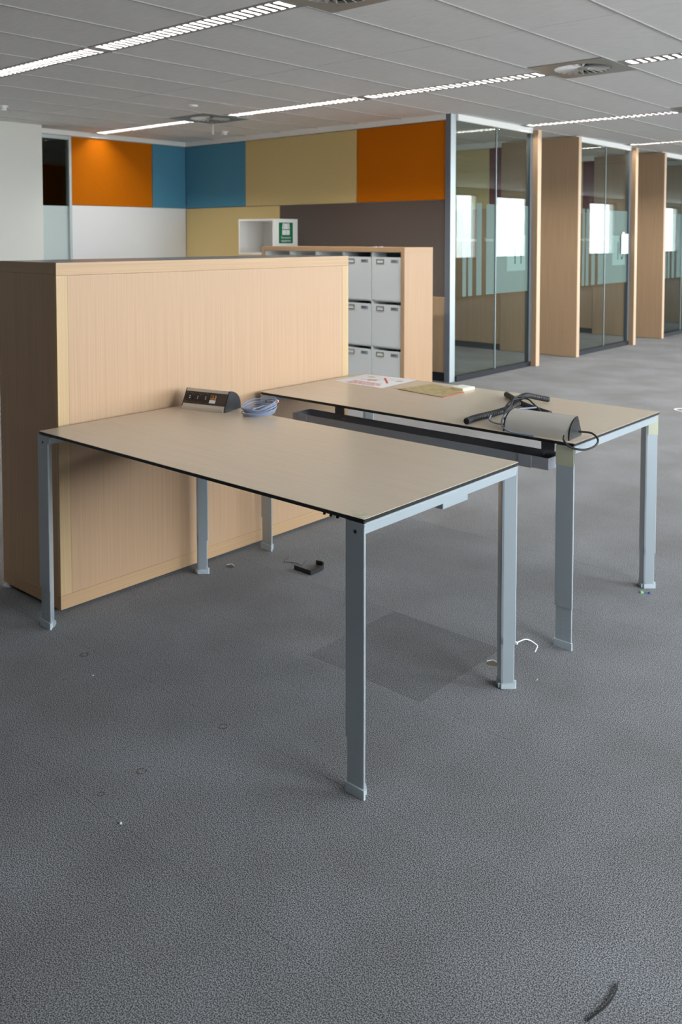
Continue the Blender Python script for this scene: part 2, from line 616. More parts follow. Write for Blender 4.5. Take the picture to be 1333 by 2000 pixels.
# ---- back wall with fabric panels
YB, XC, XL = 7.5, -5.18, -9.32
wb_ = MB().box(XL - 0.1, XC, YB + 0.03, YB + 0.1, 0, CZ).build('wall_back', 'wallgrey')
tag(wb_, 'wall clad with blue, mustard, orange and taupe panels', 'wall', kind='structure')
ZS = 1.856
gp = 0.003
def panel(parent, mt, x0, x1, y0, y1, z0, z1, name='wall_panel'):
    return MB().bbox(x0, x1, y0, y1, z0, z1, r=0.004).build(name, mt, parent)
for mt, a, b, z0, z1 in (('f_blue', XL, -8.17, ZS, 2.66), ('f_yellow', -8.17, -6.37, ZS, 2.66), ('f_orange', -6.37, XC, ZS, 2.66),
                         ('f_yellow', XL, -7.567, 0.875, ZS), ('f_dark', -7.567, XC, 0.875, ZS),
                         ('walnut', XL, -7.567, 0.09, 0.875), ('walnut', -7.567, XC, 0.09, 0.875)):
    panel(wb_, mt, a + gp, b - gp, YB, YB + 0.03, z0 + gp, z1 - gp)
box('skirting', 'base_dk', wb_, XL, XC, YB + 0.02, YB + 0.03, 0, 0.09)
t1 = MB().bbox(XL, XC, YB - 0.02, YB + 0.03, 2.662, CZ, r=0.004).build('trim_1', 'white')
tag(t1, 'white ceiling trim above the coloured back wall', 'trim', kind='structure')
# ---- left wall
wl = MB().box(XL - 0.1, XL - 0.03, 5.8, YB + 0.1, 0, CZ)
wl.box(XL - 0.1, XL - 0.03, WY0, 4.6, 0, CZ)
wl = wl.build('wall_left', 'wallgrey')
tag(wl, 'side wall with orange and blue panels over white board', 'wall', kind='structure')
panel(wl, 'f_orange', XL - 0.03, XL, 5.803, 6.962, ZS + gp, 2.657)
panel(wl, 'f_blue', XL - 0.03, XL, 6.968, YB - 0.001, ZS + gp, 2.657)
panel(wl, 'whiteboard', XL - 0.03, XL, 5.803, YB - 0.001, 0.1, ZS - gp)
box('skirting', 'base_dk', wl, XL - 0.03, XL - 0.01, 5.8, YB, 0, 0.1)
t2 = MB().bbox(XL - 0.03, XL + 0.02, 5.27, YB, 2.662, CZ, r=0.004).build('trim_2', 'white')
tag(t2, 'white ceiling trim above the orange side panel', 'trim', kind='structure')
colm = MB().bbox(-9.6, -9.04, 4.5, 5.27, 0, CZ, r=0.006).build('column', 'cream')
tag(colm, 'cream painted square column beside the narrow glazed strip', 'column', kind='structure')
# narrow glazed strip between column and panels
sl = thing('window_1', (XL, 5.5, 0), 'narrow glazed strip with frosted lower half beside column', 'window', kind='structure')
box('frame', 'alu_lt', sl, XL - 0.06, XL + 0.012, 5.765, 5.80, 0, 2.66, bev=0.003)
box('frame', 'alu_lt', sl, XL - 0.06, XL + 0.012, 5.27, 5.765, 2.615, 2.66, bev=0.003)
box('glass_pane', 'glass', sl, XL - 0.03, XL - 0.022, 5.27, 5.765, 0.02, 2.615)
box('frosted_film', 'film_pale', sl, XL - 0.0215, XL - 0.0205, 5.27, 5.765, 0.02, 1.845)
# room behind the strip
rb = MB().box(-11.6, -11.5, 3.5, 7.6, 0, CZ).box(-11.5, XL - 0.1, 7.5, 7.6, 0, CZ).box(-11.5, -9.6, 3.5, 3.6, 0, CZ).build('wall_side_room', 'wallgrey')
tag(rb, 'inner wall of the dim room behind the glazed strip', 'wall', kind='structure')
panel(rb, 'f_orange', -11.5, -11.47, 5.0, 7.45, ZS, 2.5)
panel(rb, 'f_dark', -11.5, -11.47, 5.0, 7.45, 0.1, ZS - gp)

# ---- meeting rooms with glass fronts
XG = -5.115
PER = 2.69
post = MB().bbox(XC, XG - 0.005, 7.49, 7.585, 0, CZ, r=0.003).build('trim_3', 'alu_lt')
tag(post, 'pale aluminium corner post between orange panel and glass front', 'post', kind='structure')
box('post_side', 'frame_dk', post, XC - 0.002, XG - 0.004, 7.486, 7.4895, 0, CZ)
for r in range(3):
    d = PER * r
    ya = 7.587 if r == 0 else 7.49 + d
    yb = 9.10 + d
    lab = ['first glass room front with frosted stripes and number 11, next to orange panel',
           'second glass room front with frosted stripes and number 13, white sheet taped on',
           'third glass room front beyond the second wood fin'][r]
    wroot = thing('window_%d' % (2 + r), (XG, ya, 0), lab, 'glass front', kind='structure')
    jy = 8.342 + d
    box('top_rail', 'white', wroot, XG - 0.05, XG + 0.02, ya, yb, 2.655, CZ, bev=0.004)
    box('bottom_rail', 'base_dk', wroot, XG - 0.04, XG + 0.02, ya, yb, 0, 0.055, bev=0.003)
    box('end_frame', 'frame_dk', wroot, XG - 0.04, XG + 0.02, yb - 0.045, yb, 0.055, 2.655, bev=0.003)
    box('glass_pane', 'glass', wroot, XG - 0.006, XG + 0.006, ya, jy - 0.004, 0.055, 2.655)
    box('glass_pane', 'glass', wroot, XG - 0.006, XG + 0.006, jy + 0.004, yb - 0.045, 0.055, 2.655)
    box('joint_strip', 'alu_lt', wroot, XG - 0.008, XG + 0.008, jy - 0.004, jy + 0.004, 0.055, 2.655)
    xf = XG - 0.0088
    for a, b in ((7.721, 7.788), (7.826, 7.904), (7.982, 8.082)):
        box('frosted_stripe', 'film', wroot, xf, xf + 0.0005, a + d, b + d, 0.866, 1.838)
    box('frosted_panel', 'film', wroot, xf, xf + 0.0005, 8.172 + d, jy - 0.004, 0.868, 1.832)
    box('frosted_panel', 'film', wroot, xf, xf + 0.0005, jy + 0.004, yb - 0.047, 0.868, 1.832)
    if r < 2:
        num = '11' if r == 0 else '13'
        sg = box('room_number', 'film_pale', wroot, xf + 0.0008, xf + 0.0012, 8.60 + d, 9.0 + d, 1.105, 1.50)
        for k, ch in enumerate(num):
            text('digit', ch, 0.34, on_px(xf + 0.0016, 8.72 + d + 0.13 * k, 1.18), 'print_dark', sg, sx=0.6)
        for q in (7.60, 8.13):
            text('lettering', 'Toronto Toronto', 0.052, on_px(xf + 0.0021, q + d, 1.435), 'print_white', wroot)
    fin = MB().bbox(-5.115, -5.03, yb, yb + 0.078, 0, 2.695, r=0.002)
    fin = fin.build('trim_%d' % (4 + r), 'walnut_edge')
    tag(fin, ['pale wood fin at the end of the first glass front', 'pale wood fin at the end of the second glass front', 'pale wood fin at the end of the third glass front'][r], 'wood fin', kind='structure')
    box('fin_side', 'walnut', fin, -5.113, -5.032, yb - 0.0015, yb, 0, 2.693)
    # dividing wall to the next room
    yd = 10.1 + d
    wd = thing('wall_divider', (-5.5, yd, 0), ['wood panelled room divider between first and second glass fronts', 'wood panelled room divider between second and third glass fronts', 'wood panelled room divider beyond the third glass front'][r], 'partition', kind='structure')
    box('core', 'wallgrey', wd, XL, -6.12, yd + 0.03, yd + 0.12, 0, CZ)
    box('end_panel', 'walnut', wd, -6.115, -5.034, yd, yd + 0.07, 0.004, 2.70, bev=0.002)
    box('edge_band', 'walnut_edge', wd, -5.034, -5.028, yd, yd + 0.07, 0.004, 2.70, bev=0.001)
    for mt, a, b, z0, z1 in (('f_red', -6.30, -6.12, ZS, 2.64), ('f_yellow', -7.6, -6.303, ZS, 2.64), ('f_yellow', XL, -7.603, ZS, 2.64),
                             ('walnut', -7.6, -6.12, 0.08, ZS - gp), ('walnut', XL, -7.603, 0.08, ZS - gp)):
        panel(wd, mt, a, b, yd + 0.01, yd + 0.03, z0, z1)
    box('ceiling_trim', 'white', wd, XL, -6.12, yd, yd + 0.03, 2.645, CZ)
    box('skirting', 'base_dk', wd, XL, -6.12, yd + 0.02, yd + 0.03, 0, 0.08)
wr_ = MB().box(XL - 0.2, XL - 0.1, YB + 0.1, 16, 0, CZ).box(XL, -5.1, 15.6, 15.7, 0, CZ).build('wall_room_back', 'wallgrey')
tag(wr_, 'rear wall of the glass fronted rooms', 'wall', kind='structure')

# ================================================================== CEILING FITTINGS
LAMP_W = 29.0
def light_fixture(x0, x1, y, label):
    root = thing('louvre_light', ((x0 + x1) / 2, y, CZ), label, 'ceiling light', 'recessed louvre lights')
    w2 = 0.066
    h = MB()
    h.box(x0, x1, y - 0.078, y - w2, CZ - 0.001, CZ + 0.085).box(x0, x1, y + w2, y + 0.078, CZ - 0.001, CZ + 0.085)
    h.box(x0, x1, y - 0.078, y + 0.078, CZ + 0.085, CZ + 0.09)
    h.box(x0, x0 + 0.045, y - w2, y + w2, CZ + 0.0, CZ + 0.085).box(x1 - 0.045, x1, y - w2, y + w2, CZ + 0.0, CZ + 0.085)
    h.build('housing', 'trough', root)
    # side reflectors, curved
    for sg in (-1, 1):
        pr = []
        for q in range(6):
            t = q / 5
            pr.append((y + sg * (w2 - 0.001 - 0.028 * t * t), CZ + 0.004 + 0.07 * t))
        pr2 = [(a + sg * 0.001, b) for a, b in pr[::-1]]
        mm = MB().prism([(a, b) for a, b in (pr + pr2)], x0 + 0.045, x1 - 0.045, 'x')
        mm.build('side_reflector', 'mirror_alu', root, True)
    MB().cyl((x0 + 0.06, y, CZ + 0.062), 0.013, x1 - x0 - 0.12, 10, 'x').build('fluorescent_tube', 'tube', root, True)
    l = bpy.data.lights.new('lamp_light', 'AREA')       # the light the tube gives, above the louvre
    l.shape = 'RECTANGLE'
    l.size, l.size_y = x1 - x0 - 0.12, 0.05
    l.energy = LAMP_W
    l.color = (1.0, 0.93, 0.84)
    lo = bpy.data.objects.new('lamp_light', l)
    COL.objects.link(lo)
    lo.parent = root
    lo.location = (0, 0, 0.048)
    n = int(round((x1 - x0 - 0.09) / 0.062))
    st = (x1 - x0 - 0.09) / n
    b0 = None
    for k in range(1, n):
        xx = x0 + 0.045 + st * k
        if b0 is None:
            # blade: V section, thin at the bottom and wide at the top, sagging lower edge
            mm = MB()
            secs = 5
            for q in range(secs):
                ya_ = y - w2 + 0.001 + (2 * w2 - 0.002) * q / secs
                yb_ = y - w2 + 0.001 + (2 * w2 - 0.002) * (q + 1) / secs
                mm.prism([(xx - 0.014, CZ + 0.001), (xx + 0.014, CZ + 0.001), (xx + 0.0012, CZ + 0.042), (xx - 0.0012, CZ + 0.042)], ya_, yb_, 'y')
            b0 = mm.build('louvre_blade', 'alu_shaded', root)
            bx0 = xx
        else:
            share(b0, (xx - bx0, 0, 0), root)
    return root
LROW = {1: 'over the desks', 2: 'above the coloured wall', 3: 'at the glass fronts', 4: 'by the second glass front'}
GAP = 0.004
spans = [(GX(-10), GX(-7)), (GX(-6), GX(-3)), (GX(-3), GX(0)), (GX(1), GX(4))]
LBL = {
    (0, 1): 'unseen louvre ceiling light added as fill in the row over the open carpet before the cabinet end',  # added out of view to brighten the cabinet end
    (1, 0): None,
    (3, 3): 'lit louvre ceiling light mirrored in the first glass front',
    (4, 3): 'lit louvre ceiling light mirrored in the second glass front',
    (1, 1): 'long lit louvre ceiling light above the wooden cabinet end, running out beside the column',
    (1, 2): 'long lit louvre ceiling light above the desks, ending at a square vent',
    (2, 0): 'lit louvre ceiling light between the orange side panel and the far square vent',
    (2, 1): 'lit louvre ceiling light above the mustard panel, beginning at the far square vent',
    (2, 2): 'lit louvre ceiling light above the orange wall panel, ending at the large square vent',
    (2, 3): 'lit louvre ceiling light on the window side of the large square vent',
    (3, 0): None,
    (3, 1): 'lit louvre ceiling light inside the first glass room',
    (3, 2): 'lit louvre ceiling light starting above the first glass front',
    (4, 1): 'lit louvre ceiling light inside the second glass room',
    (4, 2): 'lit louvre ceiling light starting above the second glass front',
}
for (s, q), lb in LBL.items():
    if lb is None:
        continue
    a, b = spans[q]
    if (s, q) in ((3, 2), (4, 2)): a = -5.075
    if (s, q) in ((3, 1), (4, 1)): b = -5.18
    if (s, q) == (2, 0): a = -9.29
    light_fixture(a + GAP, b - GAP, STRIP[s], lb)
# blank strips where a row holds no lamp in view
for s in range(len(STRIP)):
    for q, (a, b) in enumerate(spans):
        if LBL.get((s, q)) is None:
            box('blank_strip', 'trough', ceil, a, b, STRIP[s] - 0.078, STRIP[s] + 0.078, CZ, CZ + 0.02)

def diffuser(x, y, label):
    root = thing('air_diffuser', (x, y, CZ), label, 'air vent', 'square swirl diffusers')
    h, R = 0.296, 0.205
    m = MB()
    n = 48
    P, F = [], []
    for zz in (CZ - 0.004, CZ + 0.008):
        for i in range(n):
            a = 2 * math.pi * i / n
            P.append((x + R * math.cos(a), y + R * math.sin(a), zz))
        for i in range(n):
            a = 2 * math.pi * i / n
            k = h / max(abs(math.cos(a)), abs(math.sin(a)))
            P.append((x + k * math.cos(a), y + k * math.sin(a), zz))
    for i in range(n):
        j = (i + 1) % n
        F += [(i, n + i, n + j, j), (2 * n + i, 2 * n + j, 3 * n + j, 3 * n + i), (n + i, 3 * n + i, 3 * n + j, n + j), (i, j, 2 * n + j, 2 * n + i)]
    m.add(P, F).build('face_plate', 'vent', root)
    MB().cyl((x, y, CZ + 0.03), R + 0.02, 0.004, 32).build('back_disc', 'plenum', root)
    MB().lathe((x, y, CZ - 0.006), [(0.0, 0.0), (0.03, 0.0), (0.04, 0.006), (0.04, 0.012)], 24).build('hub', 'vent', root)
    b0 = None
    nb = 24
    for k in range(nb):
        a = 2 * math.pi * k / nb
        if b0 is None:
            T = Matrix.Translation((x, y, CZ + 0.006)) @ Matrix.Rotation(math.radians(38), 4, 'X')
            b0 = MB().prism([(0.04, -0.005), (0.203, -0.022), (0.203, 0.022), (0.04, 0.005)], -0.0008, 0.0008, 'z', T=T).build('vane', 'white', root)
        else:
            share(b0, (0, 0, 0), root, (0, 0, a))
    return root
for s, k, lb in ((1, 0, 'square ceiling air vent at the end of the light above the desks'),
                 (2, 0, 'square metal swirl vent between two ceiling lights, nearer the glass fronts'),
                 (2, -7, 'small dark square swirl vent near the blue corner panels'),
                 (3, 0, 'square ceiling vent in the light row that starts at the first glass front')):
    diffuser(GX(k) + 0.3, STRIP[s], lb)
# vent rows without lamp: close the rest of the vent cells
for s in range(len(STRIP)):
    for k in VENTK:
        if (s, k) not in ((1, 0), (2, 0), (2, -7), (3, 0)) and GX(k) >= cx0 and GX(k) < cx1:
            box('blank_tile', 'tile', ceil, GX(k) + 0.004, GX(k) + 0.596, STRIP[s] - 0.3, STRIP[s] + 0.3, CZ, CZ + 0.016)

def detector(x, y, label, hang=0.0, r=0.05, flat=False):
    root = thing('smoke_detector', (x, y, CZ), label, 'smoke detector', 'ceiling detectors')
    MB().lathe((x, y, CZ - 0.012 - hang), [(r, 0.014 + hang), (r * 1.02, 0.004 + hang), (r * 0.98, 0.0)], 24).build('base', 'white', root, True)
    if flat:
        MB().lathe((x, y, CZ - 0.018), [(r * 0.5, 0.0), (r * 0.7, 0.003), (r * 0.7, 0.008)], 24).build('sensor_head', 'white', root, True)
        return
    MB().lathe((x, y, CZ - 0.048 - hang), [(r * 0.35, 0.0), (r * 0.72, 0.004), (r * 0.8, 0.014), (r * 0.66, 0.022), (r * 0.66, 0.036)], 24).build('sensor_head', 'white', root, True)
    MB().cyl((x + r * .5, y - r * .5, CZ - 0.03 - hang), 0.004, 0.004, 8).build('indicator', 'black', root)
detector(-6.654, 5.436, 'flat round smoke detector above the far square vent', r=0.055, flat=True)
detector(-8.002, 7.016, 'white round smoke detector in front of the blue corner panels')
detector(-8.021, 4.27, 'white round smoke detector close to the cream column')
sp = thing('sprinkler_head', (-7.60, 6.50, CZ), 'thin white pendant sprinkler hanging beside the far square vent', 'sprinkler')
MB().lathe((-7.60, 6.50, CZ - 0.006), [(0.03, 0), (0.03, 0.008)], 16).build('rosette', 'white', sp)
MB().cyl((-7.60, 6.50, CZ - 0.10), 0.008, 0.1, 10).build('stem', 'white', sp)
MB().lathe((-7.60, 6.50, CZ - 0.108), [(0.016, 0), (0.016, 0.004), (0.006, 0.012)], 12).build('deflector', 'white', sp)

# ================================================================== WOODEN CABINET
X0, X1, Y0, Y1, ZB, ZT = -3.545, -3.095, 1.853, 3.578, 0.014, 1.380
cab = thing('storage_cabinet', ((X0 + X1) / 2, (Y0 + Y1) / 2, 0), 'tall oak veneer storage cabinet with dark top standing behind the desks', 'cabinet')
box('core', 'black', cab, X0 + 0.02, X1 - 0.018, Y0 + 0.018, Y1 - 0.02, ZB, ZT - 0.004)
box('top_board', 'cab_top', cab, X0 + 0.001, X1 - 0.001, Y0 + 0.001, Y1 - 0.001, ZT - 0.004, ZT)
# front (+X) face: rails, stiles and a field panel
fr, dp = 0.05, 0.018
box('top_rail', 'oak_y', cab, X1 - dp, X1, Y0, Y1, ZT - fr, ZT - 0.001, bev=0.0008)
box('bottom_rail', 'oak_y', cab, X1 - dp, X1, Y0, Y1, ZB, ZB + 0.055, bev=0.0008)
box('stile', 'oak_pale', cab, X1 - dp, X1, Y0, Y0 + fr - 0.001, ZB + 0.0555, ZT - fr - 0.0005, bev=0.0008)
box('stile', 'oak_pale', cab, X1 - dp, X1, Y1 - fr + 0.001, Y1, ZB + 0.0555, ZT - fr - 0.0005, bev=0.0008)
box('field_panel', 'oak', cab, X1 - dp, X1 - 0.0006, Y0 + fr - 0.0005, Y1 - fr + 0.0005, ZB + 0.0555, ZT - fr - 0.0005, bev=0.0006)
# end (-Y) face
box('end_top_rail', 'oak_x', cab, X0, X1 - dp, Y0, Y0 + dp, ZT - 0.045, ZT - 0.001, bev=0.0008)
box('end_panel', 'oak', cab, X0, X1 - dp, Y0 + 0.0005, Y0 + dp, ZB + 0.0555, ZT - 0.0455, bev=0.0006)
box('end_bottom_rail', 'oak_x', cab, X0, X1 - dp, Y0, Y0 + dp, ZB, ZB + 0.055, bev=0.0008)
box('far_end_panel', 'oak', cab, X0, X1 - dp, Y1 - 0.02, Y1, ZB, ZT - 0.004)
box('back_panel', 'oak', cab, X0, X0 + 0.02, Y0 + dp, Y1 - 0.02, ZB, ZT - 0.004)
for gx, gy in ((X0 + 0.03, Y0 + 0.01), (X1 - 0.06, Y0 + 0.06), (X0 + 0.03, Y1 - 0.05), (X1 - 0.06, Y1 - 0.05)):
    MB().lathe((gx, gy, 0), [(0.026, 0), (0.026, 0.006), (0.012, 0.008), (0.012, ZB + 0.003)], 16).build('foot_glide', 'silver_foot', cab)

# ================================================================== PIGEONHOLE SHELF WITH FILE BOXES
SX0, SX1, SY0, SY1, ST = -6.94, -5.02, 6.60, 7.05, 1.383
sh = thing('pigeonhole_shelf', ((SX0 + SX1) / 2, (SY0 + SY1) / 2, 0), 'oak shelf unit with white pigeonholes in front of the taupe panel', 'shelf unit')
tf = 0.042
box('top_board', 'oak_x', sh, SX0, SX1, SY0, SY1, ST - tf, ST, bev=0.001)
box('bottom_board', 'oak_x', sh, SX0, SX1, SY0, SY1, 0.0, 0.03, bev=0.001)
for a, b in ((SX0, SX0 + tf), (SX1 - tf, SX1)):
    box('side_board', 'oak', sh, a, b, SY0, SY1, 0.0305, ST - tf - 0.0005, bev=0.001)
box('side_top_rail', 'oak_y', sh, SX1, SX1 + 0.001, SY0, SY1, ST - 0.045, ST)
box('back_board', 'shelfwhite', sh, SX0 + tf, SX1 - tf, SY1 - 0.02, SY1 - 0.004, 0.03, ST - tf)
iw = (SX1 - SX0 - 2 * tf) / 5
for k in range(1, 5):
    xx = SX0 + tf + iw * k
    box('divider', 'shelfwhite', sh, xx - 0.008, xx + 0.008, SY0 + 0.02, SY1 - 0.02, 0.03, ST - tf)
rows = [0.03, 0.437, 0.878]
box('top_liner', 'shelfwhite', sh, SX0 + tf, SX1 - tf, SY0 + 0.02, SY1 - 0.02, ST - tf - 0.006, ST - tf)
for a, b in ((SX0 + tf, SX0 + tf + 0.004), (SX1 - tf - 0.004, SX1 - tf)):
    box('side_liner', 'shelfwhite', sh, a, b, SY0 + 0.02, SY1 - 0.02, 0.03, ST - tf - 0.006)
for z in rows[1:]:
    for k in range(5):
        xa, xb = SX0 + tf + iw * k + 0.008, SX0 + tf + iw * (k + 1) - 0.008
        box('shelf_board', 'shelfwhite', sh, xa, xb, SY0 + 0.025, SY1 - 0.02, z - 0.012, z, bev=0.001)
def file_box(xa, xb, z, h, sticker_only, label):
    root = thing('file_box', ((xa + xb) / 2, SY0 + 0.2, z), label, 'file box', 'white file boxes in the pigeonholes')
    y0, y1 = SY0 + 0.012, SY1 - 0.05
    t = 0.003
    m = MB()
    m.bbox(xa, xb, y0, y0 + t, z + 0.001, z + h, r=0.001)
    m.box(xa, xa + t, y0 + t, y1, z + 0.001, z + h * 0.97).box(xb - t, xb, y0 + t, y1, z + 0.001, z + h * 0.97)
    m.box(xa + t, xb - t, y1 - t, y1, z + 0.001, z + h * 0.97).box(xa + t, xb - t, y0 + t, y1 - t, z + 0.001, z + 0.004)
    m.build('body', 'boxwhite', root)
    lx, lz = xa + 0.055, z + h - 0.062
    lw, lh = 0.092, 0.044
    m = MB()
    b = 0.008
    m.box(lx, lx + lw, y0 - 0.004, y0, lz + lh - b, lz + lh).box(lx, lx + lw, y0 - 0.004, y0, lz, lz + b)
    m.box(lx, lx + b, y0 - 0.004, y0, lz + b, lz + lh - b).box(lx + lw - b, lx + lw, y0 - 0.004, y0, lz + b, lz + lh - b)
    ho = m.build('label_holder', 'brass', root)
    box('card', 'print_white', ho, lx + b, lx + lw - b, y0 - 0.001, y0, lz + b, lz + lh - b)
    sx0 = xb - 0.118
    st = box('sticker', 'sticker', root, sx0, sx0 + 0.088, y0 - 0.0012, y0, z + h - 0.055, z + h - 0.022)
    m = MB()
    for q in range(7):
        xx = sx0 + 0.008 + q * 0.008
        m.box(xx, xx + 0.005, y0 - 0.0018, y0 - 0.0012, z + h - 0.048 + (q % 3) * 0.003, z + h - 0.029)
    m.build('sticker_print', 'print_dark', st)
RN = ['bottom', 'middle', 'top']
for k, cn in ((3, 'column behind the oak cabinet edge'), (4, 'column at the shelf side board')):
    for r, z in enumerate(rows):
        xa, xb = SX0 + tf + iw * k + 0.010, SX0 + tf + iw * (k + 1) - 0.010
        hh = [0.372, 0.404, 0.412][r]
        file_box(xa, xb, z, hh, False, 'white file box in the %s row, %s' % (RN[r], cn))
bits = thing('foil_scrap', (-5.42, 6.9, ST), 'tiny silver scraps lying on the shelf unit top', 'scrap')
MB().box(-5.47, -5.44, 6.70, 6.72, ST, ST + 0.006).box(-5.40, -5.37, 6.70, 6.72, ST, ST + 0.007).build('foil', 'white_pl', bits)

# ================================================================== WHITE WALL BOX WITH SIGN
bxo = thing('wall_box', (-7.7, 7.3, 1.28), 'open white wall box with a green evacuation sign on its side', 'wall box')
bx0_, bx1_, by0, by1, bz0, bz1, bt = -7.86, -7.27, 7.105, 7.498, 1.278, 1.69, 0.022
box('top_board', 'white', bxo, bx0_, bx1_, by0, by1, bz1 - bt, bz1, bev=0.001)
box('bottom_board', 'white', bxo, bx0_, bx1_, by0, by1, bz0, bz0 + bt, bev=0.001)
box('side_board', 'white', bxo, bx0_, bx0_ + bt, by0, by1, bz0 + bt, bz1 - bt, bev=0.001)
box('side_board', 'white', bxo, bx1_ - bt, bx1_, by0, by1, bz0 + bt, bz1 - bt, bev=0.001)
box('back_board', 'white', bxo, bx0_ + bt, bx1_ - bt, by1 - 0.012, by1, bz0 + bt, bz1 - bt)
sg = box('sign', 'green', bxo, bx1_, bx1_ + 0.002, 7.19, 7.415, 1.410, 1.648)
tag(sg, 'green sign with a white safety vest and the words Evacuation equipment')
xs = bx1_ + 0.003
c_ = 7.3025
v = MB()
def vest(sgn, pts):
    pts = [(c_ + sgn * a * 1.45, b) for a, b in pts]
    v.prism(pts if sgn > 0 else pts[::-1], xs - 0.001, xs, 'x')
for sgn in (-1, 1):
    vest(sgn, [(0.036, 1.640), (0.022, 1.640), (0.030, 1.572), (0.042, 1.572), (0.042, 1.588)])
    vest(sgn, [(0.018, 1.640), (0.010, 1.640), (0.0005, 1.630), (0.0005, 1.572), (0.026, 1.572)])
    vest(sgn, [(0.042, 1.505), (0.042, 1.564), (0.001, 1.564), (0.001, 1.505)])
v.build('vest_symbol', 'print_white', sg)
text('lettering', 'Evacuation', 0.040, on_px(xs, c_, 1.464), 'print_white', sg, align='CENTER', sx=0.92)
text('lettering', 'equipment', 0.040, on_px(xs, c_, 1.428), 'print_white', sg, align='CENTER', sx=0.92)

# ================================================================== DESKS
ZD = 0.75
def tri(xa, xb, yb, d, ins=0.0):
    """three-sided leg section: wide outer face on y = yb, two slanted faces to a blunt apex (d = +1 towards +Y)"""
    xa, xb, yb = xa + ins, xb - ins, yb + d * ins
    h = (xb - xa) / 2
    r, a = 0.0022, 0.006
    pts = [(xa + r, yb), (xb - r, yb), (xb - r * 0.25, yb + d * r * 0.35), (xb, yb + d * r), (xb, yb + d * 0.0065),
           (xa + h + a, yb + d * (h - a + 0.006)), (xa + h, yb + d * (h + 0.003)), (xa + h - a, yb + d * (h - a + 0.006)),
           (xa, yb + d * 0.0065), (xa, yb + d * r), (xa + r * 0.25, yb + d * r * 0.35)]
    return pts if d > 0 else pts[::-1]

def leg(root, xa, xb, yb, d, top, name_txt=False, step=0.150):
    """upright: outer tube, thinner lower tube, plastic foot"""
    o = MB().prism(tri(xa, xb, yb, d), step, top).build('leg', 'silver', root)
    i = 0.0032
    MB().prism(tri(xa, xb, yb, d, i), 0.02, step + 0.02).build('lower_tube', 'silver', o)
    ft = MB().prism(tri(xa, xb, yb, d, -0.002), 0, 0.026)
    h = (xb - xa) / 2
    ap = Vector((xa + h, yb + d * (h + 0.004), 0))
    for k in range(5):                      # ribs of the levelling foot around the blunt apex
        for sx in (-1, 1):
            p = ap + Vector((sx * (0.006 + 0.0045 * k), -d * (0.001 + 0.0045 * k), 0))
            T = Matrix.Translation(p) @ Matrix.Rotation(math.radians(45), 4, 'Z')
            ft.box(-0.0036, 0.0036, -0.0012, 0.0012, 0.003, 0.018, T=T)
    ft.build('foot', 'silver_foot', o)
    if d > 0:
        y0 = yb
        xm = (xa + xb) / 2
        MB().cyl((xm + 0.002, y0 - 0.0006, top - 0.026), 0.0052, 0.002, 16, 'y').build('bolt_hole', 'black', o)
        m = MB()
        for k in range(7):
            z = 0.04 + k * 0.0165
            if z > step - 0.006:
                break
            for q in (0, 0.003, 0.006):
                m.box(xm - 0.004 + q, xm - 0.003 + q, y0 + i - 0.0005, y0 + i, z, z + 0.006)
            m.box(xm - 0.004, xm + 0.003, y0 + i - 0.0005, y0 + i, z + 0.0025, z + 0.0035)
        m.build('height_marks', 'silver_foot', o)
        if name_txt:
            text('maker_mark', 'ahrend', 0.0105, on_my(xm - 0.016, y0 - 0.0003, top - 0.049), 'silver_foot', o, ext=0.0002)
    return o

def make_desk(label, x0, x1, y0, y1, lf, rf, lb, rb_, beam, bz=0.636):
    root = thing('desk', ((x0 + x1) / 2, (y0 + y1) / 2, 0), label, 'desk', 'height adjustable office desks')
    def rounded(x0, x1, y0, y1, r):
        pts = []
        for cx, cy, a0 in ((x1 - r, y0 + r, -90), (x1 - r, y1 - r, 0), (x0 + r, y1 - r, 90), (x0 + r, y0 + r, 180)):
            for k in range(5):
                a = math.radians(a0 + 90 * k / 4)
                pts.append((cx + r * math.cos(a), cy + r * math.sin(a)))
        return pts
    top = MB().prism(rounded(x0, x1, y0, y1, 0.006), ZD - 0.0012, ZD).build('desk_top', 'laminate', root)
    MB().prism(rounded(x0 - 0.0005, x1 + 0.0005, y0 - 0.0005, y1 + 0.0005, 0.006), ZD - 0.0075, ZD - 0.0012).build('edge_band', 'black_edge', top)
    MB().box(x0 + 0.006, x1 - 0.004, y0 + 0.004, y1 - 0.004, ZD - 0.0125, ZD - 0.0075).build('backing_sheet', 'black_edge', top)
    LT = ZD - 0.0135
    leg(root, *lf, 1, LT, True)
    leg(root, *rf, 1, LT)
    leg(root, *lb, -1, LT)
    leg(root, *rb_, -1, LT)
    # end rails between front and back legs
    for fl, bl in ((lf, lb), (rf, rb_)):
        MB().prism([(bl[1] - 0.022, LT), (bl[1] - 0.003, LT), (bl[1] + 0.001, LT - 0.004), (bl[1] - 0.002, LT - 0.028), (bl[1] - 0.022, LT - 0.028)], fl[2] + 0.001, bl[2] - 0.001, 'y').build('end_rail', 'silver', root)
    # long beam below the top
    MB().bbox(x0 + 0.12, beam[0], beam[1], beam[2], bz, bz + 0.026, r=0.002).build('crossbeam', 'silver', root)
    for xx in (x0 + 0.16, beam[0] - 0.05):
        MB().box(xx, xx + 0.04, beam[1] + 0.02, beam[2] - 0.02, bz + 0.026, ZD - 0.0125).build('beam_bracket', 'tray', root)
    return root

